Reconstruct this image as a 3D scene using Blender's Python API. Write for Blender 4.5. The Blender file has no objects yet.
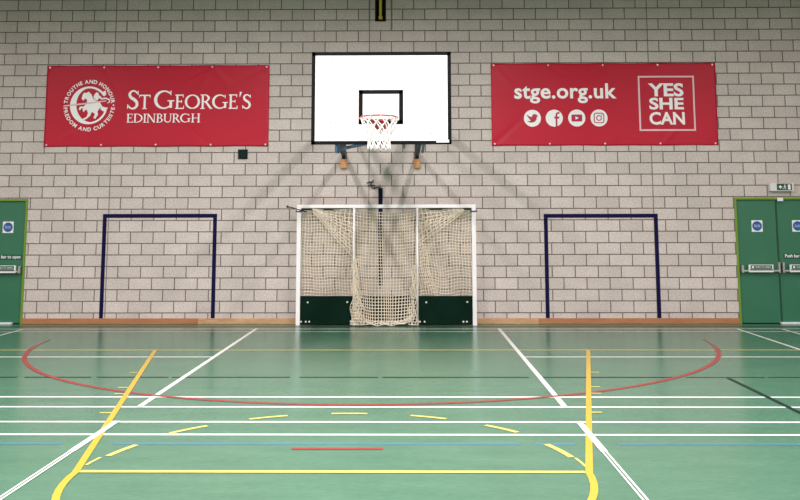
import bpy, bmesh, math, random
from mathutils import Vector, Matrix
random.seed(7)
S = bpy.context.scene
C = S.collection
PI = math.pi
XC = -0.556            # centre line of the end wall
CLEAR = 0.0

# ------------------------------------------------------------------ materials
def lin(r, g, b):
    f = lambda c: (c/255/12.92) if c/255 <= 0.04045 else ((c/255+0.055)/1.055)**2.4
    return (f(r), f(g), f(b), 1)

def mat(name, rgb, rough=0.5, metal=0.0, var=0.0, vscale=8.0, bump=0.0, bscale=60.0, spec=0.5, coat=0.0):
    m = bpy.data.materials.new(name); m.use_nodes = True
    nt = m.node_tree; N = nt.nodes; L = nt.links
    p = N['Principled BSDF']
    p.inputs['Roughness'].default_value = rough
    p.inputs['Metallic'].default_value = metal
    p.inputs['Specular IOR Level'].default_value = spec
    p.inputs['Coat Weight'].default_value = coat
    tc = N.new('ShaderNodeTexCoord')
    nz = N.new('ShaderNodeTexNoise'); nz.inputs['Scale'].default_value = vscale; nz.inputs['Detail'].default_value = 4
    L.new(tc.outputs['Object'], nz.inputs['Vector'])
    mx = N.new('ShaderNodeMix'); mx.data_type = 'RGBA'
    mx.inputs[6].default_value = tuple(max(0, c*(1-var)) for c in rgb[:3]) + (1,)
    mx.inputs[7].default_value = tuple(min(1, c*(1+var)) for c in rgb[:3]) + (1,)
    L.new(nz.outputs['Fac'], mx.inputs[0]); L.new(mx.outputs[2], p.inputs['Base Color'])
    if bump:
        n2 = N.new('ShaderNodeTexNoise'); n2.inputs['Scale'].default_value = bscale
        L.new(tc.outputs['Object'], n2.inputs['Vector'])
        b = N.new('ShaderNodeBump'); b.inputs['Strength'].default_value = bump; b.inputs['Distance'].default_value = 0.01
        L.new(n2.outputs['Fac'], b.inputs['Height']); L.new(b.outputs['Normal'], p.inputs['Normal'])
    return m

def block_mat(name, axis, c1, c2, mortar):
    """painted/fair-faced 400 x 200 concrete blocks, coursed in world space along axis"""
    m = bpy.data.materials.new(name); m.use_nodes = True
    nt = m.node_tree; N = nt.nodes; L = nt.links; p = N['Principled BSDF']
    p.inputs['Roughness'].default_value = 0.85; p.inputs['Specular IOR Level'].default_value = 0.25
    g = N.new('ShaderNodeNewGeometry'); s = N.new('ShaderNodeSeparateXYZ'); L.new(g.outputs['Position'], s.inputs[0])
    ax = N.new('ShaderNodeMath'); ax.operation = 'ADD'; ax.inputs[1].default_value = 40.0 - XC
    L.new(s.outputs[axis], ax.inputs[0])
    az = N.new('ShaderNodeMath'); az.operation = 'ADD'; az.inputs[1].default_value = 0.012
    L.new(s.outputs['Z'], az.inputs[0])
    cb = N.new('ShaderNodeCombineXYZ'); L.new(ax.outputs[0], cb.inputs[0]); L.new(az.outputs[0], cb.inputs[1])
    br = N.new('ShaderNodeTexBrick'); br.offset = 0.5; br.offset_frequency = 2; br.squash = 1
    for k, v in (('Scale', 1), ('Mortar Size', 0.009), ('Mortar Smooth', 0.25), ('Bias', 0.0), ('Brick Width', 0.4), ('Row Height', 0.2)):
        br.inputs[k].default_value = v
    br.inputs['Color1'].default_value = c1; br.inputs['Color2'].default_value = c2; br.inputs['Mortar'].default_value = mortar
    L.new(cb.outputs[0], br.inputs['Vector'])
    # aggregate speckle and soft cloudy staining
    n1 = N.new('ShaderNodeTexNoise'); n1.inputs['Scale'].default_value = 38; n1.inputs['Detail'].default_value = 5; n1.inputs['Roughness'].default_value = 0.7
    n2 = N.new('ShaderNodeTexNoise'); n2.inputs['Scale'].default_value = 2.2; n2.inputs['Detail'].default_value = 3
    L.new(g.outputs['Position'], n1.inputs['Vector']); L.new(g.outputs['Position'], n2.inputs['Vector'])
    r1 = N.new('ShaderNodeMapRange'); r1.inputs[1].default_value = 0.3; r1.inputs[2].default_value = 0.7; r1.inputs[3].default_value = 0.74; r1.inputs[4].default_value = 1.22
    r2 = N.new('ShaderNodeMapRange'); r2.inputs[1].default_value = 0.3; r2.inputs[2].default_value = 0.7; r2.inputs[3].default_value = 0.93; r2.inputs[4].default_value = 1.05
    L.new(n1.outputs['Fac'], r1.inputs[0]); L.new(n2.outputs['Fac'], r2.inputs[0])
    mu = N.new('ShaderNodeMath'); mu.operation = 'MULTIPLY'; L.new(r1.outputs[0], mu.inputs[0]); L.new(r2.outputs[0], mu.inputs[1])
    mx = N.new('ShaderNodeVectorMath'); mx.operation = 'SCALE'; L.new(br.outputs['Color'], mx.inputs[0]); L.new(mu.outputs[0], mx.inputs['Scale'])
    L.new(mx.outputs[0], p.inputs['Base Color'])
    inv = N.new('ShaderNodeMath'); inv.operation = 'MULTIPLY_ADD'; inv.inputs[1].default_value = -1.0; inv.inputs[2].default_value = 1.0
    L.new(br.outputs['Fac'], inv.inputs[0])
    ad = N.new('ShaderNodeMath'); ad.operation = 'MULTIPLY_ADD'; ad.inputs[1].default_value = 0.12
    L.new(n1.outputs['Fac'], ad.inputs[0]); L.new(inv.outputs[0], ad.inputs[2])
    b = N.new('ShaderNodeBump'); b.inputs['Strength'].default_value = 0.7; b.inputs['Distance'].default_value = 0.006
    L.new(ad.outputs[0], b.inputs['Height']); L.new(b.outputs['Normal'], p.inputs['Normal'])
    return m

def floor_mat():
    m = bpy.data.materials.new('green_sports_floor'); m.use_nodes = True
    nt = m.node_tree; N = nt.nodes; L = nt.links; p = N['Principled BSDF']
    g = N.new('ShaderNodeNewGeometry')
    mp = N.new('ShaderNodeVectorMath'); mp.operation = 'MULTIPLY'; mp.inputs[1].default_value = (1.0, 3.0, 1.0)
    L.new(g.outputs['Position'], mp.inputs[0])
    n1 = N.new('ShaderNodeTexNoise'); n1.inputs['Scale'].default_value = 1.3; n1.inputs['Detail'].default_value = 6; n1.inputs['Roughness'].default_value = 0.65
    n2 = N.new('ShaderNodeTexNoise'); n2.inputs['Scale'].default_value = 14; n2.inputs['Detail'].default_value = 6; n2.inputs['Roughness'].default_value = 0.7
    for n in (n1, n2): L.new(mp.outputs[0], n.inputs['Vector'])
    ad = N.new('ShaderNodeMath'); ad.operation = 'ADD'; L.new(n1.outputs['Fac'], ad.inputs[0]); L.new(n2.outputs['Fac'], ad.inputs[1])
    r = N.new('ShaderNodeMapRange'); r.inputs[1].default_value = 0.75; r.inputs[2].default_value = 1.25
    L.new(ad.outputs[0], r.inputs[0])
    mx = N.new('ShaderNodeMix'); mx.data_type = 'RGBA'
    mx.inputs[6].default_value = FLOOR_A; mx.inputs[7].default_value = FLOOR_B
    L.new(r.outputs[0], mx.inputs[0]); L.new(mx.outputs[2], p.inputs['Base Color'])
    r2 = N.new('ShaderNodeMapRange'); r2.inputs[1].default_value = 0.3; r2.inputs[2].default_value = 0.7
    r2.inputs[3].default_value = 0.19; r2.inputs[4].default_value = 0.27
    L.new(n2.outputs['Fac'], r2.inputs[0]); L.new(r2.outputs[0], p.inputs['Roughness'])
    p.inputs['Specular IOR Level'].default_value = 0.26
    b = N.new('ShaderNodeBump'); b.inputs['Strength'].default_value = 0.08; b.inputs['Distance'].default_value = 0.004
    L.new(n2.outputs['Fac'], b.inputs['Height']); L.new(b.outputs['Normal'], p.inputs['Normal'])
    return m

def wood_mat(name, a, b_, sc=1.0):
    m = bpy.data.materials.new(name); m.use_nodes = True
    nt = m.node_tree; N = nt.nodes; L = nt.links; p = N['Principled BSDF']; p.inputs['Roughness'].default_value = 0.45
    tc = N.new('ShaderNodeTexCoord')
    mp = N.new('ShaderNodeMapping'); mp.inputs['Scale'].default_value = (1.2*sc, 12*sc, 16*sc); L.new(tc.outputs['Object'], mp.inputs['Vector'])
    n = N.new('ShaderNodeTexNoise'); n.inputs['Scale'].default_value = 3; n.inputs['Detail'].default_value = 6; n.inputs['Distortion'].default_value = 1.2
    L.new(mp.outputs[0], n.inputs['Vector'])
    cr = N.new('ShaderNodeMix'); cr.data_type = 'RGBA'; cr.inputs[6].default_value = a; cr.inputs[7].default_value = b_
    r = N.new('ShaderNodeMapRange'); r.inputs[1].default_value = 0.35; r.inputs[2].default_value = 0.65
    L.new(n.outputs['Fac'], r.inputs[0]); L.new(r.outputs[0], cr.inputs[0]); L.new(cr.outputs[2], p.inputs['Base Color'])
    return m

FLOOR_A = (0.056, 0.150, 0.095, 1); FLOOR_B = (0.084, 0.200, 0.128, 1)
M = {}
M['block'] = block_mat('fair_faced_blockwork', 'X', (0.57, 0.514, 0.478, 1), (0.65, 0.588, 0.548, 1), (0.15, 0.125, 0.11, 1))
M['block_side'] = block_mat('side_blockwork', 'Y', (0.57, 0.514, 0.478, 1), (0.65, 0.588, 0.548, 1), (0.15, 0.125, 0.11, 1))
M['floor'] = floor_mat()
M['ceiling'] = mat('grey_ceiling_deck', (0.13, 0.135, 0.12, 1), 0.8, var=0.1)
M['white_line'] = mat('white_line_paint', (0.74, 0.75, 0.73, 1), 0.35, var=0.05, vscale=20)
M['yellow_line'] = mat('yellow_line_paint', (0.53, 0.36, 0.035, 1), 0.35, var=0.1, vscale=15)
M['pale_yellow_line'] = mat('pale_yellow_line_paint', (0.60, 0.51, 0.13, 1), 0.35, var=0.1, vscale=15)
M['red_line'] = mat('red_line_paint', (0.29, 0.026, 0.026, 1), 0.35, var=0.12, vscale=10)
M['blue_line'] = mat('blue_line_paint', (0.058, 0.18, 0.235, 1), 0.35, var=0.15, vscale=10)
M['black_line'] = mat('black_line_paint', (0.006, 0.022, 0.016, 1), 0.4, var=0.2, vscale=10, spec=0.25)
M['joint'] = mat('joint_sealant', (0.20, 0.175, 0.155, 1), 0.8, var=0.1)
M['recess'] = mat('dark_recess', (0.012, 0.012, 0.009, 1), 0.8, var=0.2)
M['navy'] = mat('navy_wall_paint', (0.007, 0.006, 0.048, 1), 0.7, var=0.2, vscale=6, spec=0.1)
M['red_vinyl'] = mat('red_banner_vinyl', (0.52, 0.009, 0.032, 1), 0.45, var=0.05, vscale=2, spec=0.28)
M['white_print'] = mat('white_banner_print', (0.95, 0.94, 0.95, 1), 0.45, var=0.02)
M['pink_print'] = mat('pink_banner_print', (0.80, 0.55, 0.58, 1), 0.45, var=0.03)
M['red_print'] = mat('red_banner_print', (0.46, 0.012, 0.05, 1), 0.45, var=0.02)
M['eyelet'] = mat('pale_eyelet', (0.75, 0.72, 0.72, 1), 0.3, metal=0.3)
M['white_board'] = mat('white_board_laminate', (0.76, 0.745, 0.74, 1), 0.45, var=0.015, vscale=3)
M['black_paint'] = mat('black_board_paint', (0.004, 0.005, 0.006, 1), 0.7, var=0.2, spec=0.12)
M['screw'] = mat('dull_screw', (0.35, 0.35, 0.36, 1), 0.4, metal=0.7)
M['rim_red'] = mat('red_rim_enamel', (0.42, 0.04, 0.035, 1), 0.4, var=0.1)
M['hoop_net'] = mat('white_hoop_cord', (0.85, 0.83, 0.80, 1), 0.8, var=0.08, vscale=40)
M['blue_steel'] = mat('blue_painted_steel', (0.012, 0.028, 0.05, 1), 0.6, var=0.25, spec=0.2, vscale=5)
M['bright_blue'] = mat('bright_blue_steel', (0.04, 0.13, 0.22, 1), 0.4, var=0.2, vscale=5)
M['ply'] = wood_mat('orange_plywood', (0.50, 0.22, 0.07, 1), (0.62, 0.31, 0.11, 1), 3)
M['goal_white'] = mat('white_goal_enamel', (0.94, 0.93, 0.94, 1), 0.3, var=0.01)
M['cord'] = mat('cream_net_cord', (0.86, 0.78, 0.64, 1), 0.85, var=0.15, vscale=30)
M['goal_board'] = mat('dark_green_goal_board', (0.002, 0.016, 0.009, 1), 0.6, var=0.25, vscale=4, spec=0.06)
M['bolt'] = mat('pale_bolt', (0.75, 0.76, 0.74, 1), 0.35, metal=0.2)
M['dark_rail'] = mat('dark_rail_steel', (0.02, 0.022, 0.02, 1), 0.5, var=0.2)
M['door_green'] = mat('green_door_paint', (0.030, 0.165, 0.088, 1), 0.4, var=0.08, vscale=2)
M['lime'] = mat('lime_frame_paint', (0.15, 0.29, 0.02, 1), 0.4, var=0.15, vscale=5)
M['sign_white'] = mat('white_sign_plastic', (0.85, 0.86, 0.86, 1), 0.4)
M['sign_blue'] = mat('blue_sign_plastic', (0.012, 0.10, 0.36, 1), 0.4)
M['sign_green'] = mat('green_sign_plastic', (0.008, 0.085, 0.045, 1), 0.4)
M['silver'] = mat('silver_bar_metal', (0.55, 0.60, 0.56, 1), 0.3, metal=0.5, var=0.1)
M['steel'] = mat('grey_latch_metal', (0.50, 0.50, 0.50, 1), 0.3, metal=0.7, var=0.15)
M['door_gap'] = mat('dark_door_seal', (0.010, 0.055, 0.03, 1), 0.7, var=0.1)
M['pale_strip'] = mat('pale_strip_finish', (0.80, 0.84, 0.88, 1), 0.3, var=0.05)
M['pine'] = wood_mat('brown_skirting_wood', (0.38, 0.155, 0.062, 1), (0.46, 0.21, 0.09, 1))
M['light_pine'] = wood_mat('pale_skirting_wood', (0.46, 0.25, 0.12, 1), (0.62, 0.40, 0.21, 1))
M['yellow_pipe'] = mat('yellow_pipe_paint', (0.70, 0.55, 0.05, 1), 0.4, var=0.15)
M['exit_case'] = mat('white_exit_case', (0.72, 0.72, 0.72, 1), 0.4, var=0.03)
M['dark_plastic'] = mat('dark_green_plastic', (0.004, 0.016, 0.011, 1), 0.6, var=0.3, vscale=12, spec=0.15)
M['wire'] = mat('black_wire', (0.02, 0.022, 0.03, 1), 0.5, var=0.2)
M['sticker'] = mat('pale_sticker', (0.72, 0.72, 0.72, 1), 0.4, var=0.25, vscale=60)

# ------------------------------------------------------------------ builders
def link(o, parent=None):
    C.objects.link(o)
    if parent: o.parent = parent
    return o

def tag(o, label=None, cat=None, group=None, kind=None):
    if label: o['label'] = label
    if cat: o['category'] = cat
    if group: o['group'] = group
    if kind: o['kind'] = kind
    return o

def empty(name, loc, label, cat, group=None):
    o = bpy.data.objects.new(name, None); o.location = loc; o.empty_display_size = 0.1
    link(o); return tag(o, label, cat, group)

def obj(name, bm, m, parent=None, smooth=False):
    """bmesh in world coordinates -> one mesh object, origin at its parent's origin or at its own base"""
    bmesh.ops.recalc_face_normals(bm, faces=bm.faces)
    me = bpy.data.meshes.new(name)
    if parent is not None:
        q = parent; off = Vector((0, 0, 0))
        while q is not None: off += q.location; q = q.parent
        loc = Vector((0, 0, 0))
    else:
        vs = [v.co for v in bm.verts]
        off = Vector(((min(v.x for v in vs)+max(v.x for v in vs))/2, (min(v.y for v in vs)+max(v.y for v in vs))/2, min(v.z for v in vs)))
        loc = off.copy()
    bmesh.ops.translate(bm, verts=bm.verts, vec=-off)
    bm.to_mesh(me); bm.free()
    if smooth:
        for f in me.polygons: f.use_smooth = True
    me.materials.append(m)
    o = bpy.data.objects.new(name, me); o.location = loc
    return link(o, parent)

def B(): return bmesh.new()

def box(bm, x0, x1, y0, y1, z0, z1, bev=0.0):
    r = bmesh.ops.create_cube(bm, size=1.0)
    vs = r['verts']
    bmesh.ops.scale(bm, verts=vs, vec=(x1-x0, y1-y0, z1-z0))
    bmesh.ops.translate(bm, verts=vs, vec=((x0+x1)/2, (y0+y1)/2, (z0+z1)/2))
    if bev:
        es = list({e for v in vs for e in v.link_edges})
        bmesh.ops.bevel(bm, geom=es, offset=bev, segments=2, affect='EDGES', profile=0.5)
    return bm

def tube(bm, pts, r, seg=8, closed=False, cap=True, up=(0, 1, 0)):
    pts = [Vector(p) for p in pts]; n = len(pts); rings = []
    for i, p in enumerate(pts):
        a = pts[(i-1) % n] if (closed or i) else p
        b = pts[(i+1) % n] if (closed or i < n-1) else p
        t = (b-a)
        t = t.normalized() if t.length > 1e-9 else Vector((0, 0, 1))
        u = Vector(up)
        if abs(t.dot(u)) > 0.95: u = Vector((1, 0, 0)) if abs(t.x) < 0.9 else Vector((0, 0, 1))
        s = t.cross(u).normalized(); w = s.cross(t).normalized()
        rr = r[i] if isinstance(r, (list, tuple)) else r
        rings.append([bm.verts.new(p + s*math.cos(2*PI*k/seg)*rr + w*math.sin(2*PI*k/seg)*rr) for k in range(seg)])
    m = n if closed else n-1
    for i in range(m):
        A, D = rings[i], rings[(i+1) % n]
        for k in range(seg):
            bm.faces.new((A[k], A[(k+1) % seg], D[(k+1) % seg], D[k]))
    if cap and not closed and seg > 2:
        bm.faces.new(rings[0]); bm.faces.new(rings[-1])
    return bm

def bar(bm, p, q, w, h):
    """square-section bar from p to q"""
    p = Vector(p); q = Vector(q); t = (q-p).normalized()
    u = Vector((0, 0, 1)) if abs(t.z) < 0.95 else Vector((0, 1, 0))
    s = t.cross(u).normalized(); v = s.cross(t).normalized()
    A = [bm.verts.new(p + s*a*w/2 + v*b*h/2) for a, b in ((-1, -1), (1, -1), (1, 1), (-1, 1))]
    D = [bm.verts.new(q + s*a*w/2 + v*b*h/2) for a, b in ((-1, -1), (1, -1), (1, 1), (-1, 1))]
    bm.faces.new(A); bm.faces.new(D)
    for k in range(4): bm.faces.new((A[k], A[(k+1) % 4], D[(k+1) % 4], D[k]))
    return bm

def disc(bm, x, z, y0, y1, r, seg=20):
    """short cylinder whose axis runs along Y"""
    A = [bm.verts.new((x+r*math.cos(2*PI*k/seg), y0, z+r*math.sin(2*PI*k/seg))) for k in range(seg)]
    D = [bm.verts.new((x+r*math.cos(2*PI*k/seg), y1, z+r*math.sin(2*PI*k/seg))) for k in range(seg)]
    bm.faces.new(A); bm.faces.new(D)
    for k in range(seg): bm.faces.new((A[k], A[(k+1) % seg], D[(k+1) % seg], D[k]))
    return bm

# ---- flat graphics: lists of (verts2d, faces) later laid on a surface
def glyphs(body, bold=0.0, spacing=1.0, line=1.0, align='LEFT'):
    cu = bpy.data.curves.new('lettering', 'FONT'); cu.body = body; cu.offset = bold; cu.space_character = spacing
    cu.space_line = line; cu.align_x = align; cu.resolution_u = 4
    o = bpy.data.objects.new('lettering', cu); C.objects.link(o)
    bpy.context.view_layer.update()
    dg = bpy.context.evaluated_depsgraph_get()
    me = bpy.data.meshes.new_from_object(o.evaluated_get(dg))
    v = [(a.co.x, a.co.y) for a in me.vertices]; f = [tuple(p.vertices) for p in me.polygons]
    bpy.data.objects.remove(o); bpy.data.curves.remove(cu); bpy.data.meshes.remove(me)
    return v, f

def fit(g, x0, x1, z0, z1):
    v, f = g
    a = min(p[0] for p in v); b = max(p[0] for p in v); c = min(p[1] for p in v); d = max(p[1] for p in v)
    return [(x0+(p[0]-a)/(b-a)*(x1-x0), z0+(p[1]-c)/(d-c)*(z1-z0)) for p in v], f

def spline(P, n=6):
    out = []
    for i in range(len(P)-1):
        p0 = P[max(i-1, 0)]; p1 = P[i]; p2 = P[i+1]; p3 = P[min(i+2, len(P)-1)]
        for k in range(n):
            t = k/n
            out.append(tuple(0.5*((2*p1[j]) + (-p0[j]+p2[j])*t + (2*p0[j]-5*p1[j]+4*p2[j]-p3[j])*t*t + (-p0[j]+3*p1[j]-3*p2[j]+p3[j])*t**3) for j in range(len(p1))))
    out.append(tuple(P[-1])); return out

def strip(P):
    """(x, y, width) path -> ribbon"""
    v = []; f = []
    for i, (x, y, w) in enumerate(P):
        a = P[max(i-1, 0)]; b = P[min(i+1, len(P)-1)]
        dx, dy = b[0]-a[0], b[1]-a[1]; l = math.hypot(dx, dy) or 1
        nx, ny = -dy/l*w/2, dx/l*w/2
        v += [(x+nx, y+ny), (x-nx, y-ny)]
        if i: f.append((2*i-2, 2*i-1, 2*i+1, 2*i))
    return v, f

def merge(gs):
    V = []; F = []
    for v, f in gs:
        n = len(V); V += v; F += [tuple(i+n for i in q) for q in f]
    return V, F

def poly(P): return list(P), [tuple(range(len(P)))]

TK, TN = 0.135, 0.07      # thick and thin strokes of the roman capitals
def roman(ch):
    l = lambda x0, y0, x1, y1, w: strip([(x0, y0, w), (x1, y1, w)])
    stem = lambda x, w=TK, y0=0.0, y1=1.0: [l(x, y0, x, y1, w)]
    foot = lambda x, y, w=0.15: [l(x-w, y, x+w, y, 0.06)]
    full = lambda x, w=TK: stem(x, w) + foot(x, 0.03) + foot(x, 0.97)
    if ch == 'S':
        return [strip(spline([(.50, .84, .07), (.38, .96, .08), (.22, .955, .10), (.12, .80, .13), (.18, .63, .15), (.33, .52, .16), (.47, .38, .15), (.49, .18, .13), (.36, .04, .10), (.20, .04, .08), (.07, .17, .07)])),
                l(.53, .76, .53, .98, .05), l(.04, .02, .04, .25, .05)], .60
    if ch == 'T': return stem(.36) + foot(.36, .03) + [l(0, .955, .72, .955, .09), l(.02, .80, .02, .99, .05), l(.70, .80, .70, .99, .05)], .74
    if ch == 'G':
        P = [(.47+.43*math.cos(math.radians(a)), .5+.46*math.sin(math.radians(a)), .08+.08*max(0, -math.cos(math.radians(a)))) for a in range(48, 322, 8)]
        return [strip(P), l(.81, .06, .81, .45, TK)] + foot(.81, .44, .17) + [l(.80, .74, .80, .98, .05)], 1.02
    if ch == 'E': return stem(.15) + [l(.02, .965, .54, .965, .075), l(.12, .52, .44, .52, .07), l(.02, .035, .58, .035, .075), l(.53, .80, .53, .99, .05), l(.43, .42, .43, .62, .05), l(.57, .0, .57, .22, .05)], .66
    if ch == 'O':
        P = [(.48+.42*math.cos(math.radians(a)), .5+.46*math.sin(math.radians(a)), .07+.08*abs(math.cos(math.radians(a)))) for a in range(0, 361, 10)]
        return [strip(P)], 1.0
    if ch == 'R': return full(.15) + [strip(spline([(.15, .96, .07), (.36, .96, .08), (.54, .76, .14), (.38, .52, .09), (.15, .50, .07)])), l(.33, .52, .68, .03, .13)] + [l(.60, .03, .78, .03, .06)], .80
    if ch == 'D': return full(.15) + [strip(spline([(.15, .965, .07), (.42, .95, .08), (.72, .75, .13), (.80, .5, .15), (.72, .25, .13), (.42, .05, .08), (.15, .035, .07)]))], .92
    if ch == 'I': return full(.16), .34
    if ch == 'N': return stem(.13, .07) + foot(.13, .03, .12) + foot(.08, .97, .12) + [l(.12, .98, .74, .02, .14)] + stem(.74, .07) + foot(.74, .97, .12), .92
    if ch == 'B': return full(.15) + [strip(spline([(.15, .965, .07), (.36, .96, .08), (.50, .77, .13), (.36, .54, .08), (.15, .53, .07)])), strip(spline([(.15, .53, .07), (.40, .52, .08), (.57, .27, .14), (.40, .04, .08), (.15, .035, .07)]))], .68
    if ch == 'U': return foot(.15, .97, .14) + foot(.70, .97, .12) + [strip(spline([(.15, 1.0, .14), (.15, .55, .14), (.18, .2, .13), (.42, .03, .09), (.66, .2, .08), (.70, .55, .08), (.70, 1.0, .08)]))], .86
    if ch == 'H': return full(.15) + full(.72) + [l(.15, .5, .72, .5, .07)], .88
    if ch == "'": return [strip([(.12, 1.02, .12), (.06, .72, .03)])], .20
    return [], .3

def roman_word(chars):
    """chars: [(character, height)] -> graphic with baseline 0"""
    gs = []; x = 0
    for ch, h in chars:
        parts, adv = roman(ch)
        v, f = merge(parts) if parts else ([], [])
        gs.append(([(x+p[0]*h, p[1]*h) for p in v], f)); x += adv*h
    return merge(gs)

def lay(name, g, yfun, m, parent, off=0.004):
    """lay a flat graphic on a near-vertical surface y = yfun(x, z), standing off by off"""
    bm = B()
    vs = [bm.verts.new((p[0], yfun(p[0], p[1])-off, p[1])) for p in g[0]]
    for q in g[1]:
        try: bm.faces.new([vs[i] for i in q])
        except ValueError: pass
    bmesh.ops.recalc_face_normals(bm, faces=bm.faces)
    for f in bm.faces:
        if f.normal.y > 0: f.normal_flip()
    q = parent; o = Vector((0, 0, 0))
    while q is not None: o += q.location; q = q.parent
    bmesh.ops.translate(bm, verts=bm.verts, vec=-o)
    me = bpy.data.meshes.new(name); bm.to_mesh(me); bm.free(); me.materials.append(m)
    return link(bpy.data.objects.new(name, me), parent)

flat = lambda y: (lambda x, z: y)

# ------------------------------------------------------------------ room shell
XL, XR, YB, HC = -10.05, 8.95, -30.0, 7.4
def struct(name, bm, m, parent=None):
    o = obj(name, bm, m, parent)
    if parent is None: o['kind'] = 'structure'
    return o

floor = struct('floor', box(B(), XL, XR, YB, 0.0, -0.15, 0.0), M['floor'])
struct('ceiling', box(B(), XL, XR, YB, 0.0, HC, HC+0.15), M['ceiling'])

DL = (-8.10, -6.795); DR = (5.655, 7.14); DH = 2.172
RX = (-0.657, -0.457); RZ = 5.358
bm = B()
xs = [XL-0.2, DL[0], DL[1], RX[0], RX[1], DR[0], DR[1], XR+0.2]; zs = [-0.15, DH, RZ, HC+0.15]
for i in range(len(xs)-1):
    for k in range(len(zs)-1):
        if i in (1, 5) and k == 0: continue
        if i == 3 and k == 2: continue
        box(bm, xs[i], xs[i+1], 0.0, 0.25, zs[k], zs[k+1])
bmesh.ops.remove_doubles(bm, verts=bm.verts, dist=1e-5)
wall = struct('wall_back', bm, M['block'])
struct('wall_left', box(B(), XL-0.2, XL, YB, 0.0, -0.15, HC+0.15), M['block_side'])
struct('wall_right', box(B(), XR, XR+0.2, YB, 0.0, -0.15, HC+0.15), M['block_side'])
struct('wall_front', box(B(), XL-0.2, XR+0.2, YB-0.2, YB, -0.15, HC+0.15), M['block'])
# movement joints raked into the blockwork
for x, z0, z1, h in ((XC-12*0.4, 0.1, HC, .008), (XC+12*0.4, 0.1, HC, .008), (XC-0.2, 0.1, RZ, .008), (XC-0.2, RZ, HC, .014), (XC+0.2, 5.19, HC, .016)):
    obj('movement_joint', box(B(), x-h, x+h, -0.0015, 0.001, z0, z1), M['joint'], wall)
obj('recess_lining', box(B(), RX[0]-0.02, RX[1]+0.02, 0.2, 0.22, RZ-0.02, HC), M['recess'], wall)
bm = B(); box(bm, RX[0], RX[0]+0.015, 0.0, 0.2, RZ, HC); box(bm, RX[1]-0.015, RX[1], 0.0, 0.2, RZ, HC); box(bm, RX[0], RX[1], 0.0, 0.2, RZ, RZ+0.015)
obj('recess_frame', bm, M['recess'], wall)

# skirting boards, butted lengths of different timber
for nm, x0, x1, m in (('baseboard_left', DL[1], -3.72, 'pine'), ('baseboard_middle_left', -3.72, -1.3, 'light_pine'),
                      ('baseboard_middle', -1.3, 0.6, 'pine'), ('baseboard_middle_right', 0.6, 2.19, 'light_pine'), ('baseboard_right', 2.19, DR[0], 'pine')):
    struct(nm, box(B(), x0+0.001, x1-0.001, -0.022, -0.0005, 0.002, 0.097, 0.003), M[m])

# ------------------------------------------------------------------ court markings (parts of the floor)
def fl(name, m, P, w, closed=False, z=0.0012):
    """painted strip along the path P on the floor"""
    bm = B(); n = len(P); rows = []
    for i, p in enumerate(P):
        a = P[(i-1) % n] if (i or closed) else p; b = P[(i+1) % n] if (i < n-1 or closed) else p
        dx, dy = b[0]-a[0], b[1]-a[1]; l = math.hypot(dx, dy)
        ww = w[i] if isinstance(w, list) else w
        nx, ny = -dy/l*ww/2, dx/l*ww/2
        rows.append((bm.verts.new((p[0]+nx, p[1]+ny, z)), bm.verts.new((p[0]-nx, p[1]-ny, z))))
    for i in range(n-1):
        bm.faces.new((rows[i][0], rows[i][1], rows[i+1][1], rows[i+1][0]))
    o = obj(name, bm, M[m], floor)
    if o.data.polygons[0].normal.z < 0: o.data.flip_normals()
    return o

xa, xb = XL+0.3, XR-0.3
fl('dark_line', 'black_line', [(xa, -0.42), (xb, -0.42)], 0.05)
fl('white_line', 'white_line', [(xa, -0.725), (xb, -0.725)], 0.05)
fl('white_line', 'white_line', [(xa, -1.09), (xb, -1.09)], 0.04)
fl('yellow_line', 'pale_yellow_line', [(xa, -3.10), (xb, -3.10)], 0.05)
fl('white_line', 'white_line', [(xa, -3.717), (-2.6, -3.717)], 0.055)
fl('white_line', 'white_line', [(1.46, -3.717), (xb, -3.717)], 0.055)
fl('white_line', 'white_line', [(xa, -6.30), (xb, -6.30)], 0.055)
fl('white_line', 'white_line', [(xa, -6.765), (xb, -6.765)], 0.05)
fl('white_line', 'white_line', [(xa, -7.375), (xb, -7.375)], 0.05)
fl('white_line', 'white_line', [(xa, -7.825), (xb, -7.825)], 0.05)
for x0, x1 in ((xa, -2.75), (-2.35, 0.85), (0.95, 1.27), (1.6, xb)):
    fl('blue_line', 'blue_line', [(x0, -8.115), (x1, -8.115)], 0.062)
# black line with worn gaps
x = xa
while x < xb:
    l = random.uniform(0.7, 2.2) if x < 1.6 else random.uniform(0.3, 0.9)
    fl('black_line', 'black_line', [(x, -5.20), (min(x+l, xb), -5.20)], 0.062 if x < 2.5 else 0.045)
    x += l + random.uniform(0.03, 0.12)
fl('black_line', 'black_line', [(3.518, -5.25), (3.515, -12.0)], 0.055, z=0.0022)
fl('white_line', 'white_line', [(-2.578, -0.66), (-2.578, -6.78)], 0.055, z=0.0022)
fl('white_line', 'white_line', [(1.431, -0.66), (1.431, -6.78)], 0.055, z=0.0022)
for x in (-2.582, 1.443):
    fl('white_line', 'white_line', [(x, -7.36), (x, -8.35)], 0.055, z=0.0052)
    fl('white_line', 'white_line', [(x-0.014, -8.35), (x-0.014, -14.0)], 0.014, z=0.0052)
    fl('white_line', 'white_line', [(x+0.014, -8.35), (x+0.014, -14.0)], 0.016, z=0.0052)
fl('white_line', 'white_line', [(-6.435, -0.76), (-6.435, -3.7)], 0.05, z=0.0022)
fl('white_line', 'white_line', [(5.33, -0.76), (5.29, -3.7)], 0.05, z=0.0022)
fl('white_line', 'white_line', [(6.055, -0.78), (6.03, -3.7)], 0.05, z=0.0022)
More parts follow.
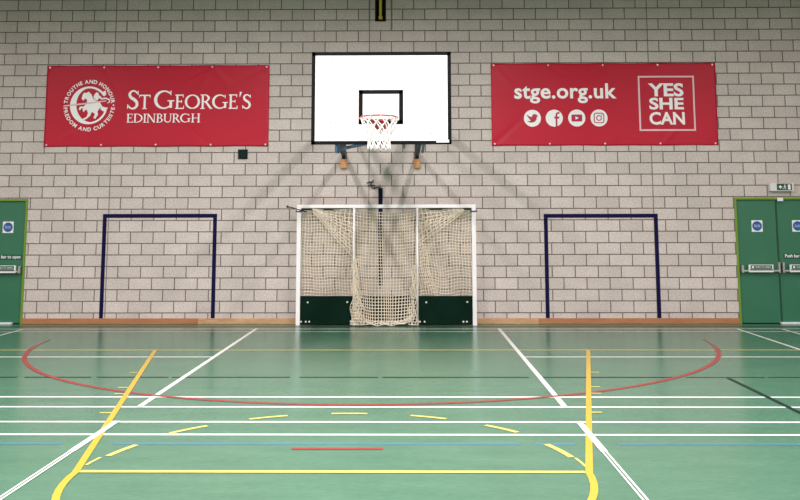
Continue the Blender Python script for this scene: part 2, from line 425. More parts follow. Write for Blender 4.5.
# the red shooting semicircle, thinning where it is worn away
n = 72; P = []; Wd = []
for k in range(n+1):
    a = PI + math.radians(2) + (PI-math.radians(4))*k/n
    P.append((-0.55+4.88*math.cos(a), -1.87+4.80*math.sin(a)))
    e = min(k, n-k)/n
    Wd.append(0.012 + 0.05*min(1, e/0.06))
fl('red_arc', 'red_line', P, Wd, z=0.003)
fl('red_line', 'red_line', [(-0.925, -8.27), (-0.226, -8.27)], 0.05, z=0.003)
# trapezoid key
kx, ky = -0.56, -8.88
fl('yellow_key_line', 'yellow_line', [(-3.535, -3.08), (-2.335, -8.9)], 0.052, z=0.0038)
fl('yellow_key_line', 'yellow_line', [(2.41, -3.08), (1.215, -8.9)], 0.052, z=0.0038)
fl('yellow_line', 'pale_yellow_line', [(-2.31, ky), (1.19, ky)], 0.055, z=0.0038)
fl('yellow_circle', 'yellow_line', [(kx+1.775*math.cos(a), ky+1.775*math.sin(a)) for a in [PI+PI*k/40 for k in range(41)]], 0.05, z=0.0046)
def arc_dash(p, q, w=0.05):
    a0 = math.atan2(p[1]-ky, p[0]-kx); a1 = math.atan2(q[1]-ky, q[0]-kx); r = (math.hypot(p[0]-kx, p[1]-ky)+math.hypot(q[0]-kx, q[1]-ky))/2
    fl('yellow_dash', 'pale_yellow_line', [(kx+r*math.cos(a0+(a1-a0)*k/10), ky+r*math.sin(a0+(a1-a0)*k/10)) for k in range(11)], w, z=0.003)
for p, q in (((-.734, -7.061), (-.408, -7.048)), ((-1.436, -7.283), (-1.123, -7.132)), ((-.018, -7.132), (.30, -7.257)), ((-1.994, -7.79), (-1.752, -7.527)),
             ((.618, -7.50), (.869, -7.745)), ((-2.28, -8.48), (-2.13, -8.17)), ((1.039, -8.129), (1.17, -8.50))):
    arc_dash(p, q)
arc_dash((-2.33, -8.72), (-2.30, -8.52), 0.025); arc_dash((1.18, -8.52), (1.235, -8.75), 0.022)
for x0, x1, y in ((-3.287, -3.2, -4.906), (-3.107, -3.0, -5.815), (-3.031, -2.92, -6.15), (-2.857, -2.75, -7.027), (2.06, 2.162, -4.88), (1.87, 1.979, -5.766), (1.80, 1.912, -6.113), (1.61, 1.727, -6.99)):
    fl('yellow_tick', 'pale_yellow_line', [(x0, y), (x1, y)], 0.04, z=0.003)

# ------------------------------------------------------------------ banners
def banner(name, x0, x1, z0, z1, label, seed):
    rnd = random.Random(seed)
    eyx = [x0+0.05+(x1-x0-0.10)*k/4 for k in range(5)]
    creases = []
    for k in range(16):
        top = rnd.random() < 0.6
        ex = rnd.choice(eyx); ez = z1-0.03 if top else z0+0.03
        ang = rnd.uniform(0.35, 1.1)*rnd.choice((-1, 1))
        creases.append((ex, ez, math.cos(ang)*rnd.choice((-1, 1)), -abs(math.sin(ang)) if top else abs(math.sin(ang)), rnd.uniform(0.5, 1.3), rnd.uniform(0.02, 0.05), rnd.uniform(0.006, 0.014)*rnd.choice((-1, 1))))
    def yfun(x, z):
        u = (x-x0)/(x1-x0); v = (z-z0)/(z1-z0)
        h = 0.016 + 0.006*math.sin(5.3*u*PI+seed)*math.sin(PI*v) + 0.004*math.sin(9*u+4*v+seed)
        for ex, ez, dx, dz, L, w, a in creases:
            s = (x-ex)*dx+(z-ez)*dz; d = abs(-(x-ex)*dz+(z-ez)*dx)
            if -0.05 < s < L: h += a*math.exp(-(d/w)**2)*max(0, 1-s/L)*min(1, (s+0.05)/0.12)
        return -max(h, 0.006)
    root = empty(name, ((x0+x1)/2, -0.004, z0), label, 'banner')
    bm = B(); nx, nz = 120, 46; g = []
    for i in range(nx+1):
        row = []
        for k in range(nz+1):
            x = x0+(x1-x0)*i/nx; z = z0+(z1-z0)*k/nz
            edge = 0.006*math.sin(4*PI*i/nx)**2
            zz = z + (edge if k == 0 else (-edge if k == nz else 0))
            row.append(bm.verts.new((x, yfun(x, z), zz)))
        g.append(row)
    for i in range(nx):
        for k in range(nz): bm.faces.new((g[i][k], g[i+1][k], g[i+1][k+1], g[i][k+1]))
    ext = bmesh.ops.extrude_edge_only(bm, edges=[e for e in bm.edges if e.is_boundary])
    for v in ext['geom']:
        if isinstance(v, bmesh.types.BMVert): v.co.y = -0.003
    o = obj('vinyl_sheet', bm, M['red_vinyl'], root, smooth=True)
    for x in eyx:
        for z in (z0+0.035, z1-0.035):
            bm = B(); y = yfun(x, z)
            tube(bm, [(x+0.011*math.cos(a), y-0.003, z+0.011*math.sin(a)) for a in [2*PI*k/14 for k in range(14)]], 0.006, 6, closed=True)
            disc(bm, x, z, y-0.004, y-0.001, 0.009, 12)
            obj('eyelet', bm, M['eyelet'], root)
    return root, yfun

# left banner: crest, school name
b1, y1f = banner('banner', -6.565, -2.55, 3.095, 4.566, 'red wall banner with round white crest and ST GEORGE\'S EDINBURGH lettering', 3)
def px_x(x): return -6.579+(x-47)*(4.02/222)     # banner-local helpers: pixel pitch of the photograph -> metres on the wall
def px_z(y): return 4.573-(y-65.5)*(1.474/81.3)
w1 = roman_word([('S', 1.30), ('T', 1.0), (' ', .9), ('G', 1.30), ('E', 1), ('O', 1), ('R', 1), ('G', 1), ('E', 1), ("'", 1.15), ('S', 1)])
lay('lettering', fit(w1, -5.09, -2.875, 3.765, 4.115), y1f, M['white_print'], b1)
w2 = roman_word([(c, 1) for c in 'EDINBURGH'])
lay('lettering', fit(w2, -5.09, -3.775, 3.525, 3.69), y1f, M['white_print'], b1)
cx, cz, k = -5.767, 3.842, 0.0181/7.14     # crest centre and scale (drawing units -> metres)
E_ = lambda P: [(cx+(x-282)*k, cz-(y-255)*k) for x, y in P]
crest = []
ring = []
for a in range(38, 350, 6):
    t = math.radians(a); thick = 14+32*max(0, math.cos(t-math.radians(188)))**1.2
    r = 135-thick/2; ring.append((cx+(r*math.cos(t)-6)*k, cz+r*math.sin(t)*k, thick*k))
crest.append(strip(ring))
crest.append(poly(E_([(372, 160), (392, 150), (398, 178), (385, 192), (366, 180)])))            # upper serif of the G
crest.append(poly(E_([(366, 262), (400, 272), (414, 272), (402, 292), (385, 300), (360, 285)])))  # lower serif
crest.append(strip([(*q, w*k) for q, w in zip(E_([(360, 210), (395, 205), (420, 215), (425, 232), (408, 240)]), (10, 10, 9, 8, 6))]))
horse = [(222, 208), (228, 180), (240, 163), (252, 168), (272, 158), (292, 176), (304, 205), (325, 222), (352, 230), (372, 262), (352, 280), (340, 300), (345, 322), (326, 352), (312, 345), (322, 318), (300, 300), (288, 330), (262, 352), (240, 362), (236, 350), (262, 338), (272, 312), (262, 285), (240, 262), (262, 240), (262, 215), (246, 205), (236, 222)]
crest.append(poly(E_(horse)))
crest.append(poly(E_([(248, 262), (212, 264), (204, 284), (216, 292), (222, 276), (254, 278)])))
crest.append(poly(E_([(256, 276), (232, 280), (236, 300), (246, 300), (246, 290), (262, 288)])))
crest.append(poly(E_([(314, 178), (326, 162), (342, 168), (346, 184), (364, 196), (366, 208), (344, 206), (338, 222), (318, 214), (306, 196)])))
lay('crest_emblem', merge(crest), y1f, M['white_print'], b1, 0.0045)
lay('lance', strip([(*q, w*k) for q, w in zip(E_([(96, 259), (250, 243), (400, 224)]), (9, 12, 8))]), y1f, M['pink_print'], b1, 0.0065)
letters = []
def on_arc(text, a_mid, rad, h, top=True):
    ch = [(c, glyphs(c, 0.03)) if c != ' ' else (c, None) for c in text]
    wd = [(max(p[0] for p in g[0])-min(p[0] for p in g[0]))*h/0.73+0.12*h if g else 0.42*h for c, g in ch]
    tot = sum(wd); s = -tot/2
    for (c, g), w in zip(ch, wd):
        if g:
            a = a_mid - (s+w/2)/rad if top else a_mid + (s+w/2)/rad
            mx = (max(p[0] for p in g[0])+min(p[0] for p in g[0]))/2
            sc = h/0.73; V = []
            for x, y in g[0]:
                lx = (x-mx)*sc; ly = y*sc - (0 if top else h)
                if top: V.append((cx-3*k+(rad+ly)*math.cos(a)+lx*math.sin(a), cz+(rad+ly)*math.sin(a)-lx*math.cos(a)))
                else: V.append((cx-3*k+(rad-ly)*math.cos(a)-lx*math.sin(a), cz+(rad-ly)*math.sin(a)+lx*math.cos(a)))
            letters.append((V, g[1]))
        s += w
on_arc('TROUTHE AND HONOUR', math.radians(90), 157*k, 27*k)
letters.append(([(cx+(170+6*math.cos(t))*k, cz+6*math.sin(t)*k) for t in [2*PI*i/10 for i in range(10)]], [tuple(range(10))]))
lay('crest_motto', merge(letters), y1f, M['white_print'], b1)
letters.clear()
on_arc('FREDOM AND CURTEISTE', math.radians(270), 157*k, 27*k, False)
lay('crest_motto', merge(letters), y1f, M['white_print'], b1)

# right banner: web address, four round icons, boxed slogan
b2, y2f = banner('banner', 1.423, 5.428, 3.094, 4.576, 'red wall banner with stge.org.uk, four round icons and boxed YES SHE CAN', 8)
lay('lettering', fit(glyphs('stge.org.uk', 0.022, 1.04), 1.835, 3.655, 3.85, 4.21), y2f, M['white_print'], b2)
icz = 3.585; r0 = 0.152
def circ(x, z, r, n=32): return poly([(x+r*math.cos(2*PI*i/n), z+r*math.sin(2*PI*i/n)) for i in range(n)])
icx = [2.15, 2.537, 2.935, 3.33]
for x in icx:
    lay('icon_disc', circ(x, icz, r0), y2f, M['white_print'], b2)
R_ = lambda x, P: [(x+a*r0, icz+b*r0) for a, b in P]
bird = [(-.62, .42), (-.35, .22), (-.05, .14), (-.02, .32), (.12, .48), (.32, .50), (.44, .40), (.62, .44), (.52, .28), (.64, .24), (.50, .10), (.48, -.12), (.34, -.36), (.08, -.50), (-.25, -.52), (-.62, -.36), (-.32, -.32), (-.20, -.24), (-.42, -.08), (-.36, -.04), (-.56, .14), (-.46, .14), (-.64, .28)]
o = lay('bird_mark', poly(R_(icx[0], bird)), y2f, M['red_print'], b2, 0.0065)
fm = merge([strip([(*R_(icx[1], [q])[0], w*r0) for q, w in zip(spline([(.62, .60), (.42, .60), (.28, .46), (.26, .2), (.26, -.98)], 5), [.20]*99)]), poly(R_(icx[1], [(.02, .18), (.60, .18), (.55, -.06), (.02, -.06)]))])
lay('letter_mark', fm, y2f, M['red_print'], b2, 0.0065)
rr = []
for sx, sz, a0 in ((1, 1, 0), (-1, 1, 90), (-1, -1, 180), (1, -1, 270)):
    for t in range(0, 91, 15):
        rr.append((.62*sx*.8+.13*math.cos(math.radians(a0+t)), .40*sz*.7+.13*math.sin(math.radians(a0+t))))
lay('play_mark', poly(R_(icx[2], rr)), y2f, M['red_print'], b2, 0.0065)
lay('play_arrow', poly(R_(icx[2], [(-.16, .20), (.24, 0), (-.16, -.20)])), y2f, M['white_print'], b2, 0.0085)
sq = []
for sx, sz, a0 in ((1, 1, 0), (-1, 1, 90), (-1, -1, 180), (1, -1, 270)):
    for t in range(0, 91, 15):
        sq.append((*R_(icx[3], [(.34*sx+.22*math.cos(math.radians(a0+t)), .34*sz+.22*math.sin(math.radians(a0+t)))])[0], .11*r0))
sq.append(sq[0])
cam = merge([strip(sq), strip([(*R_(icx[3], [(.28*math.cos(2*PI*i/20), .28*math.sin(2*PI*i/20))])[0], .11*r0) for i in range(21)]), circ(icx[3]+.34*r0, icz+.34*r0, .07*r0, 10)])
lay('camera_mark', cam, y2f, M['red_print'], b2, 0.0065)
bx0, bx1, bz0, bz1, bw = 4.055, 5.025, 3.365, 4.325, 0.03
def bar2(x0, z0, x1, z1): return strip([(x0+(x1-x0)*i/24, z0+(z1-z0)*i/24, bw) for i in range(25)])
lay('slogan_box', merge([bar2(bx0, bz0, bx1, bz0), bar2(bx0, bz1, bx1, bz1), bar2(bx0, bz0-bw/2, bx0, bz1+bw/2), bar2(bx1, bz0-bw/2, bx1, bz1+bw/2)]), y2f, M['pink_print'], b2, 0.006)
for w, z0, z1, xa_, xb_ in (('YES', 3.967, 4.207, 4.217, 4.845), ('SHE', 3.732, 3.945, 4.228, 4.842), ('CAN', 3.460, 3.690, 4.222, 4.850)):
    lay('slogan_word', fit(glyphs(w, 0.03), xa_, xb_, z0, z1), y2f, M['white_print'], b2, 0.006)

# ------------------------------------------------------------------ painted goals on the wall
def painted_goal(x0, x1, z1, label):
    r = empty('painted_goal', ((x0+x1)/2, -0.001, 0.1), label, 'goal outline', 'navy goals painted on the wall')
    for x in (x0, x1-0.068):
        obj('post', box(B(), x, x+0.068, -0.005, -0.0005, 0.098, z1-0.069), M['navy'], r)
    obj('crossbar', box(B(), x0, x1, -0.005, -0.0005, z1-0.068, z1), M['navy'], r)
painted_goal(-5.455, -3.435, 1.905, 'navy painted goal outline on the block wall below the crest banner, left')
painted_goal(2.315, 4.31, 1.892, 'navy painted goal outline on the block wall beside the right double door')
st = obj('painted_stripe', box(B(), -0.59, -0.515, -0.005, -0.0005, 0.66, 2.353), M['navy'])
tag(st, 'navy vertical stripe painted on the wall behind the white goal net', 'painted stripe')

# ------------------------------------------------------------------ backboard and hoop
BY = -4.20; bxa, bxb, bza, bzb = -1.289, 0.511, 2.727, 3.930
bcx = (bxa+bxb)/2
bb = empty('basketball_backboard', (bcx, BY, bza), 'white basketball backboard with black border, hung on blue wall brackets', 'backboard')
obj('board_panel', box(B(), bxa+0.01, bxb-0.01, BY, BY+0.03, bza+0.01, bzb-0.01), M['white_board'], bb)
bm = B(); t = 0.058
box(bm, bxa, bxb, BY-0.003, BY+0.034, bzb-t*0.8, bzb); box(bm, bxa, bxb, BY-0.003, BY+0.034, bza, bza+t*0.75)
box(bm, bxa, bxa+t*0.8, BY-0.003, BY+0.034, bza, bzb); box(bm, bxb-t*0.8, bxb, BY-0.003, BY+0.034, bza, bzb)
obj('border', bm, M['black_paint'], bb)
def W42(x, y): return (-1.289+(x-312)*0.012953, 3.932-(y-52)*0.013019)
ix0, iz1 = W42(359, 90.5); ix1, iz0 = W42(403.2, 124.8); t = 0.052
bm = B()
box(bm, ix0, ix1, BY-0.002, BY+0.001, iz1-t, iz1); box(bm, ix0, ix1, BY-0.002, BY+0.001, iz0, iz0+t)
box(bm, ix0, ix0+t, BY-0.002, BY+0.001, iz0, iz1); box(bm, ix1-t, ix1, BY-0.002, BY+0.001, iz0, iz1)
obj('target_square', bm, M['black_paint'], bb)
for p in ((331.5, 59.5), (430.5, 59.5), (331.3, 91.5), (431, 96.5), (331, 123), (431.2, 134.3)):
    x, z = W42(*p); obj('screw', disc(B(), x, z, BY-0.003, BY+0.001, 0.011, 10), M['screw'], bb)
x0, z0 = W42(436, 143); x1, z1 = W42(448.5, 140.2)
obj('maker_sticker', box(B(), x0, x1, BY-0.006, BY-0.003, z0, z1), M['sticker'], bb)

# rim is bolted to the board: a part of it, with the net as its sub-part
RCX, RZ0, RR = -0.403, 3.025, 0.228; RCY = BY-0.15-RR
bm = B()
tube(bm, [(RCX+RR*math.cos(a), RCY+RR*math.sin(a), RZ0) for a in [2*PI*i/48 for i in range(48)]], 0.010, 8, closed=True, up=(0, 0, 1))
box(bm, RCX-0.10, RCX+0.10, BY-0.012, BY, RZ0-0.11, RZ0+0.03, 0.004)
for s in (-1, 1):
    bar(bm, (RCX+s*0.09, BY-0.008, RZ0), (RCX+s*0.10, RCY+0.20, RZ0), 0.016, 0.016)
    tube(bm, [(RCX+s*0.055, BY-0.01, RZ0-0.10), (RCX+s*0.04, RCY+RR*0.97, RZ0-0.012)], 0.011, 6)
pl = [bm.verts.new(p) for p in ((RCX-0.09, BY-0.01, RZ0-0.012), (RCX+0.09, BY-0.01, RZ0-0.012), (RCX+0.07, RCY+RR, RZ0-0.012), (RCX-0.07, RCY+RR, RZ0-0.012))]
bm.faces.new(pl)
rim = obj('rim', bm, M['rim_red'], bb, smooth=False)
bm = B(); NL = 12; rows = [(0.0, 0.225), (0.075, 0.205), (0.15, 0.175), (0.225, 0.148), (0.31, 0.135), (0.39, 0.142)]
def npnt(a, i): d, r = rows[i]; return Vector((RCX+r*math.cos(a), RCY+r*math.sin(a), RZ0-0.012-d))
for q in range(NL):
    for sgn in (-1, 1):
        pts = []
        for i in range(len(rows)):
            pts.append(npnt(2*PI*(q+0.25)/NL + sgn*2*PI/NL*0.5*i, i) + Vector((0, 0, -0.006*math.sin(i*2.1+q))))
        pts2 = spline([tuple(p) for p in pts], 3)
        tube(bm, pts2, 0.0075, 5)
    a = 2*PI*(q+0.25)/NL
    tube(bm, [npnt(a, 0)+Vector((0, 0, 0.012+0.012*math.cos(b)-0.012))+Vector((0.012*math.cos(a)*math.sin(b), 0.012*math.sin(a)*math.sin(b), 0)) for b in [2*PI*i/8 for i in range(8)]], 0.006, 4, closed=True)
obj('hoop_net', bm, M['hoop_net'], rim, smooth=True)

# wall bracket: two steel frames on timber pads
wx = (-1.203, 0.094); bxs = (-1.03, 0.14)
br = empty('wall_bracket', (XC, 0.0, 2.71), 'blue steel bracket frame reaching from two timber wall pads to the backboard', 'bracket')
ZL, ZU = 2.95, 3.74
for a, (x, xe) in enumerate(zip(wx, bxs)):
    obj('timber_pad', box(B(), x-0.056, x+0.056, -0.07, -0.0005, 2.70, 2.862, 0.008), M['ply'], br)
    obj('timber_pad', box(B(), x-0.085, x+0.085, -0.05, -0.0005, ZU-0.11, ZU+0.11, 0.008), M['ply'], br)
    f = B()
    bar(f, (x, -0.002, ZL), (xe, BY+0.10, ZL-0.04), 0.06, 0.07)
    bar(f, (x, -0.045, ZU), (xe, BY+0.10, ZU), 0.075, 0.08)
    bar(f, (xe, BY+0.07, ZL-0.06), (xe, BY+0.07, ZU+0.10), 0.06, 0.06)
    bar(f, (x, -0.03, ZL-0.087), (x, -0.03, ZU+0.08), 0.07, 0.05)
    bar(f, (x, -0.08, ZU-0.04), (xe, BY+0.10, ZL+0.04), 0.05, 0.05)
    obj('side_frame', f, M['blue_steel'], br)
    obj('board_clamp', box(B(), xe-0.06, xe+0.06, BY+0.034, BY+0.05, ZL-0.08, ZU+0.12, 0.004), M['blue_steel'], br)
obj('cross_brace', bar(B(), (bxs[0], BY+0.10, ZU), (bxs[1], BY+0.10, ZU), 0.05, 0.05), M['blue_steel'], br)
obj('cross_brace', bar(B(), (-1.09, -2.6, 2.80), (-0.25, -3.9, 2.84), 0.04, 0.04), M['bright_blue'], br)
f = B(); tube(f, [(-1.095, -2.6, 2.75), (-1.095, -2.6, 2.98)], 0.032, 12); obj('hinge_pin', f, M['bright_blue'], br, smooth=False)
f = B(); tube(f, [(0.165, -2.2, 2.80), (0.19, -3.6, 2.95)], 0.022, 8); obj('lock_strut', f, M['bright_blue'], br)
f = B(); bar(f, (-0.10, -3.9, 2.70), (-0.10, -3.9, 2.95), 0.03, 0.03); obj('drop_pin', f, M['screw'], br)

# ------------------------------------------------------------------ folded goal with net and boards
GY = -0.24; gx0, gx1, gz1 = -1.99, 1.105, 2.055; pw = 0.072; ch = 0.06
goal = empty('hockey_goal', ((gx0+gx1)/2, GY, 0.0), 'white framed hockey goal with cream net and dark green boards, folded against wall', 'goal')
for x in (gx0, gx1-pw):
    obj('goal_post', box(B(), x, x+pw, GY-0.03, GY+0.03, 0.0, gz1-0.001, 0.006), M['goal_white'], goal)
obj('crossbar', box(B(), gx0+pw, gx1-pw, GY-0.03, GY+0.03, gz1-ch, gz1, 0.006), M['goal_white'], goal)
for x0, x1 in ((gx0+pw, -1.02), (0.13, gx1-pw)):
    obj('net_rail', box(B(), x0, x1, GY+0.035, GY+0.06, gz1-ch-0.035, gz1-ch+0.005), M['dark_rail'], goal)
lrx, rrx = -1.0, 0.092
for x, r in ((lrx, 0.02), (rrx, 0.018)):
    f = B(); tube(f, [(x, GY-0.005, 0.0), (x, GY-0.005, gz1-ch)], r, 10); obj('folding_upright', f, M['goal_white'], goal, smooth=True)
for x0, x1 in ((gx0+pw, lrx-0.02), (rrx+0.02, gx1-pw)):
    b_ = obj('goal_board', box(B(), x0, x1, GY-0.005, GY+0.03, 0.02, 0.495, 0.004), M['goal_board'], goal)
    for x, z in ((x0+0.13, 0.39), (x1-0.09, 0.395), (x0+0.02, 0.065), (x0+0.10, 0.065), (x0+0.16, 0.065) if x0 < 0 else (x1-0.16, 0.065), (x1-0.10, 0.065) if x0 > 0 else (x1-0.03, 0.07)):
        obj('bolt', disc(B(), x, z, GY-0.012, GY-0.004, 0.016, 10), M['bolt'], b_)
obj('goal_board', box(B(), lrx+0.02, rrx-0.02, -0.10, -0.07, 0.02, 0.495, 0.004), M['goal_board'], goal)

def net(nu, nv, fn, r=0.0085, bm=None, seg=4):
    """knotted net: nu x nv meshes over the surface fn(u, v)"""
    bm = bm or B()
    for i in range(nu+1):
        tube(bm, [fn(i/nu, k/(nv*2)) for k in range(nv*2+1)], r, seg, cap=False)
    for k in range(nv+1):
        tube(bm, [fn(i/(nu*2), k/nv) for i in range(nu*2+1)], r, seg, cap=False)
    return bm
sn = math.sin
ztop = gz1-ch-0.01
def left_panel(u, v):
    x = gx0+pw+(lrx-gx0-pw)*u; z = 0.44+(ztop-0.44)*v
    return (x+0.012*sn(9*v+3*u), -0.10+0.03*sn(7*u+2*v)-0.03*v, z-0.03*sn(PI*u)*v+0.010*sn(11*u+5*v))
def left_flap(u, v):     # doubled-over corner of the side net
    x = lrx-0.72*(1-u); zb = 1.93-0.80*u**1.05; z = zb+(ztop-zb)*v
    return (x+0.01*sn(14*v), -0.215+0.025*sn(8*u+5*v), z-0.02*sn(PI*u))
obj('side_net', net(9, 10, left_flap, 0.0065, bm=net(18, 29, left_panel, 0.0065)), M['cord'], goal)
def mid_panel(u, v):
    w = 1-v                                      # w: 0 top, 1 bottom
    xl = lrx+0.015+0.10*max(0, w-0.45)*1.3; xr = rrx-0.02-0.10*max(0, w-0.5)
    x = xl+(xr-xl)*u
    z = ztop-0.005-0.06*sn(PI*u)**0.7 - w*(1.93-0.03*sn(PI*u)) + 0.13*max(0, w-0.8)*5*(abs(2*u-1)**4)*0.5
    return (x+0.014*sn(16*u+4*v), -0.16-0.10*w*w+0.025*sn(17*u)+0.012*sn(9*v+5*u), max(z, 0.03+0.01*sn(40*u)))
obj('back_net', net(22, 36, mid_panel, 0.0065), M['cord'], goal)
def bundle(x0, w0, w1, zt, lean):
    def f(u, v):
        w = 1-v; wd = w0+(w1-w0)*w**1.3
        return (x0+lean*w+wd*(u-0.5)+0.022*sn(19*v+7*u), -0.27-0.035*sn(PI*u)*(1+w)-0.02*sn(23*v+9*u), 0.02+(zt-0.02)*v+0.02*sn(21*u+6*v)*v)
    return f
obj('gathered_net', net(6, 22, bundle(lrx+0.03, 0.05, 0.17, 1.12, 0.0), 0.0065, bm=net(6, 14, bundle(lrx+0.06, 0.06, 0.27, 0.75, 0.03), 0.0065)), M['cord'], goal)
obj('gathered_net', net(5, 20, bundle(rrx-0.05, 0.05, 0.15, 1.0, -0.03), 0.0065), M['cord'], goal)
def hem(u, v):
    x = lrx+0.0+1.02*u; return (x, -0.30-0.03*sn(PI*u)+0.03*(v-0.5)+0.012*sn(31*u), 0.02+0.05*v+0.16*abs(2*u-1)**5+0.012*sn(27*u+3*v))
obj('gathered_net', net(22, 2, hem, 0.0065), M['cord'], goal)
def right_panel(u, v):
    x = rrx+(gx1-pw-rrx)*u; z = 0.44+(ztop-0.44)*v
    s = max(0, 1-abs(u-0.25)/0.3)
    return (x+0.05*s*sn(4.5*v+0.5)+0.012*sn(8*v), -0.10+0.04*sn(9*u+1.2*v)-0.03*v, z-0.04*sn(PI*u)*v+0.02*sn(9*u+4*v))
def right_flap(u, v):
    x = rrx+0.80*u; zb = 1.32+0.60*u**0.8; z = zb+(ztop-zb)*v
    return (x+0.02*sn(10*v+3*u), -0.21+0.03*sn(9*u+4*v), z-0.015*sn(PI*u))
def right_fold(u, v):
    x = rrx+0.02+0.30*u*(1-0.35*sn(PI*v)); z = 0.46+0.90*v
    return (x+0.04*sn(5*v+1), -0.18+0.03*sn(10*u+4*v), z+0.03*u)
obj('side_net', net(6, 15, right_fold, 0.0065, bm=net(10, 7, right_flap, 0.0065, bm=net(18, 29, right_panel, 0.0065))), M['cord'], goal)
# elastic ties at the top corners
for x, s in ((gx0+pw/2, -1), (gx1-pw/2, 1)):
    f = B(); tube(f, [(x+0.052*math.cos(a), GY+0.045*math.sin(a), 1.945+0.01*sn(a)) for a in [2*PI*i/16 for i in range(16)]], 0.011, 6, closed=True, up=(0, 0, 1))
    obj('elastic_tie', f, M['wire'], goal)
f = B(); tube(f, [(gx0-0.16, -0.20, 2.015), (gx0-0.10, -0.22, 2.01), (gx0-0.03, -0.26, 1.985), (gx0+0.08, -0.275, 1.955), (gx0+0.16, -0.22, 1.93)], 0.010, 6)
tube(f, [(gx0-0.16, -0.20, 2.015), (gx0-0.19, -0.20, 2.03)], 0.02, 6)
obj('elastic_hook', f, M['wire'], goal)

# wire hooks on the wall above the navy stripe
f = B()
def wx_(x, y): return (-0.553+(x-380.5)*0.0180, -0.03, 2.353+(188-y)*0.0180)
for P in ([(367, 183.5), (370, 182), (374, 182.5)], [(374, 180), (371, 184), (372, 187.5), (375.5, 188.5)], [(368, 186), (372, 185), (376, 186)], [(375, 188), (378, 187.5), (381, 188.5)]):
    tube(f, spline([wx_(*p) for p in P], 4), 0.009, 6)
tube(f, [(-0.70, -0.001, 2.40), (-0.70, -0.035, 2.40)], 0.014, 8); tube(f, [(-0.66, -0.001, 2.36), (-0.66, -0.035, 2.36)], 0.014, 8)
tag(obj('wire_hook', f, M['wire']), 'twisted dark wire hook on the block wall just above the white goal', 'hook')

# small dark box under the left banner
sb = empty('sensor_box', (-3.0, -0.001, 2.872), 'small dark green square box on the wall under the crest banner', 'wall box')
obj('back_plate', box(B(), -3.085, -2.915, -0.02, -0.0005, 2.872, 3.042, 0.004), M['dark_plastic'], sb)
obj('cover', box(B(), -3.075, -2.925, -0.06, -0.019, 2.882, 3.032, 0.015), M['dark_plastic'], sb)

# yellow pipe in the recess at the top of the wall
yp = empty('yellow_pipe', (-0.557, 0.02, 5.41), 'yellow vertical pipe end in the dark recess high above the backboard', 'pipe')
f = B(); tube(f, [(-0.557, 0.02, 5.43), (-0.557, 0.02, 7.3)], 0.025, 12); obj('pipe_tube', f, M['yellow_pipe'], yp, smooth=True)
f = B(); tube(f, [(-0.557, 0.02, 5.405), (-0.557, 0.02, 5.46)], 0.036, 12); obj('end_cap', f, M['yellow_pipe'], yp, smooth=False)
f = B(); box(f, -0.60, -0.514, 0.04, 0.2, 5.60, 5.63); obj('pipe_clip', f, M['recess'], yp)

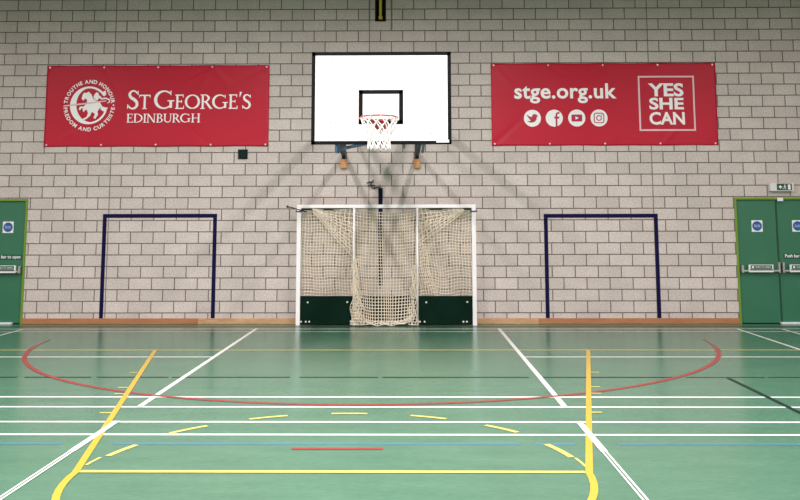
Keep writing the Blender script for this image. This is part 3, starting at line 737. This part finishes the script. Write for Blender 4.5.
# ------------------------------------------------------------------ doors
def door(n, x0, x1, text_on, desc):
    root = bpy.data.objects.new('door_%d' % n, None); root.location = ((x0+x1)/2, 0, 0); link(root)
    root['kind'] = 'structure'; root['label'] = desc; root['category'] = 'door'
    f = B(); w = 0.034
    box(f, x0, x0+w, -0.02, 0.12, 0.0, DH); box(f, x1-w, x1, -0.02, 0.12, 0.0, DH); box(f, x0+w, x1-w, -0.02, 0.12, DH-0.036, DH)
    obj('door_frame', f, M['lime'], root)
    mid = (x0+x1)/2
    obj('backing', box(B(), x0, x1, 0.10, 0.13, 0.0, DH), M['door_gap'], root)
    obj('foot_strip', box(B(), mid+(-0.04 if n == 2 else -0.64), mid+(0.64 if n == 2 else 0.48), -0.05, 0.02, 0.0, 0.03, 0.004), M['pale_strip'], root)  # pale strip on the floor along part of the door foot
    for s, (a, b) in ((-1, (x0+w+0.004, mid-0.003)), (1, (mid+0.003, x1-w-0.004))):
        lf = obj('door_leaf', box(B(), a, b, 0.02, 0.065, 0.012, DH-0.04, 0.003), M['door_green'], root)
        c = (a+b)/2; fy = 0.02
        sg = obj('fire_door_sign', box(B(), c-0.095, c+0.095, fy-0.004, fy, 1.575, 1.775, 0.0), M['sign_white'], lf)
        obj('blue_disc', disc(B(), c, 1.675, fy-0.006, fy-0.003, 0.084, 28), M['sign_blue'], sg)
        lay('lettering', fit(glyphs('Fire door\nkeep shut', 0.01, align='CENTER'), c-0.052, c+0.052, 1.65, 1.70), flat(fy-0.007), M['sign_white'], sg, 0.001)
        if (n == 1) or s == 1:
            ps = obj('push_bar_sign', box(B(), c-0.275, c+0.275, fy-0.004, fy, 1.105, 1.195), M['sign_green'], lf)
            lay('lettering', fit(glyphs('Push bar to open', 0.02), c-0.25, c+0.25, 1.112, 1.188), flat(fy-0.005), M['sign_white'], ps, 0.001)
        pb = obj('push_bar', box(B(), a+0.04, b-0.04, fy-0.09, fy-0.06, 0.89, 0.918, 0.006), M['silver'], lf)
        for e in (a+0.035, b-0.035):
            hi = (s == -1 and e > c) or (s == 1 and e < c)
            obj('end_bracket', box(B(), e-0.018, e+0.018, fy-0.10, fy, 0.87, 1.05 if hi else 1.0, 0.008), M['steel'], pb)
        lp = obj('bar_label', box(B(), c-0.21, c+0.21, fy-0.098, fy-0.06, 0.88, 1.01, 0.006), M['sign_white'], pb)
        obj('label_panel', box(B(), c-0.185, c+0.185, fy-0.101, fy-0.097, 0.938, 1.0), M['sign_green'], lp)
        obj('label_groove', box(B(), c-0.20, c+0.20, fy-0.1005, fy-0.097, 0.912, 0.932), M['door_gap'], lp)
        lay('lettering', fit(glyphs('PUSH TO OPEN', 0.01), c-0.10, c+0.16, 0.955, 0.982), flat(fy-0.101), M['sign_white'], lp, 0.001)
        lay('arrow_mark', merge([circ(c-0.145, 0.968, 0.020, 14)]), flat(fy-0.101), M['sign_white'], lp, 0.001)
    obj('meeting_strip', box(B(), mid-0.022, mid+0.003, 0.008, 0.0205, 0.012, DH-0.04, 0.003), M['door_gap'], root)
    return root
door(1, DL[0], DL[1], True, 'green double fire door with lime frame on the left of the wall')
d2 = door(2, DR[0], DR[1], False, 'green double fire door with lime frame below the exit sign')
obj('door_contact', box(B(), 6.40, 6.50, -0.045, -0.02, 2.105, 2.165, 0.006), M['sign_white'], d2)

ex = empty('exit_sign', (6.468, 0, 2.284), 'green and white emergency exit sign box on the wall above the right double door', 'exit sign')
obj('sign_case', box(B(), 6.264, 6.672, -0.10, -0.0005, 2.278, 2.42, 0.008), M['exit_case'], ex)
fc = obj('sign_face', box(B(), 6.375, 6.635, -0.106, -0.099, 2.295, 2.41), M['sign_green'], ex)
zc = 2.352
sym = merge([poly([(6.40, zc), (6.44, zc+0.035), (6.44, zc-0.035)]), poly([(6.438, zc+0.013), (6.462, zc+0.013), (6.462, zc-0.013), (6.438, zc-0.013)]),
             circ(6.512, zc+0.030, 0.011, 12), strip([(6.512, zc+0.018, .018), (6.505, zc-0.012, .018)]), strip([(6.505, zc-0.01, .010), (6.49, zc-0.03, .010), (6.475, zc-0.032, .010)]),
             strip([(6.505, zc-0.01, .010), (6.525, zc-0.022, .010), (6.522, zc-0.042, .010)]), strip([(6.512, zc+0.012, .009), (6.49, zc+0.002, .009)]), strip([(6.512, zc+0.012, .009), (6.534, zc+0.004, .009)]),
             poly([(6.565, zc+0.042), (6.61, zc+0.042), (6.61, zc-0.045), (6.565, zc-0.045)])])
lay('exit_symbols', sym, flat(-0.106), M['sign_white'], fc, 0.001)

# ------------------------------------------------------------------ lighting: two rows of ceiling battens running down the hall
def lamp(x, y, p, z=5.95, col=(1.0, 0.92, 0.925)):
    d = bpy.data.lights.new('batten_light', 'AREA'); d.shape = 'RECTANGLE'; d.size = 0.09; d.size_y = 1.5; d.energy = p; d.color = col; d.spread = math.radians(175)
    o = bpy.data.objects.new('batten_light', d); o.location = (x, y, z); C.objects.link(o)
LP = 152
y = -4.8
while y > -28:
    for x, k in ((-8.1, 0.6), (-2.45, 1), (1.15, 1), (6.9, 0.6)): lamp(x, y, LP*k)
    y -= 2.4
w = bpy.data.worlds.new('World'); S.world = w; w.use_nodes = True
w.node_tree.nodes['Background'].inputs[0].default_value = (0.5, 0.5, 0.5, 1); w.node_tree.nodes['Background'].inputs[1].default_value = 0.0

# ------------------------------------------------------------------ camera
cd = bpy.data.cameras.new('camera'); cam = bpy.data.objects.new('camera', cd); C.objects.link(cam)
f_px, ppx, ppy, pitch, yaw, roll = 846.555, 402.34, 125.16, 0.1178, -0.0110, -0.0017
cp, sp, cy, sy, cr, sr = math.cos(pitch), math.sin(pitch), math.cos(yaw), math.sin(yaw), math.cos(roll), math.sin(roll)
fw = Vector((sy*cp, cy*cp, sp)); rt = Vector((cy, -sy, 0)); up = rt.cross(fw)
rt2 = cr*rt+sr*up; up2 = -sr*rt+cr*up
mtx = Matrix((rt2, up2, -fw)).transposed().to_4x4(); mtx.translation = Vector((0, -14.98, 1.6966))
cam.matrix_world = mtx
cd.sensor_fit = 'HORIZONTAL'; cd.sensor_width = 36; cd.lens = f_px/800*36
cd.shift_x = -(ppx-400)/800; cd.shift_y = (ppy-250)/800
cd.clip_start = 0.05; cd.clip_end = 100
S.camera = cam
S.view_settings.view_transform = 'Standard'; S.view_settings.look = 'None'; S.view_settings.gamma = 1; S.view_settings.use_curve_mapping = False
S.view_settings.exposure = 0.0
S.cycles.use_denoising = True
S.cycles.max_bounces = 8; S.cycles.diffuse_bounces = 5
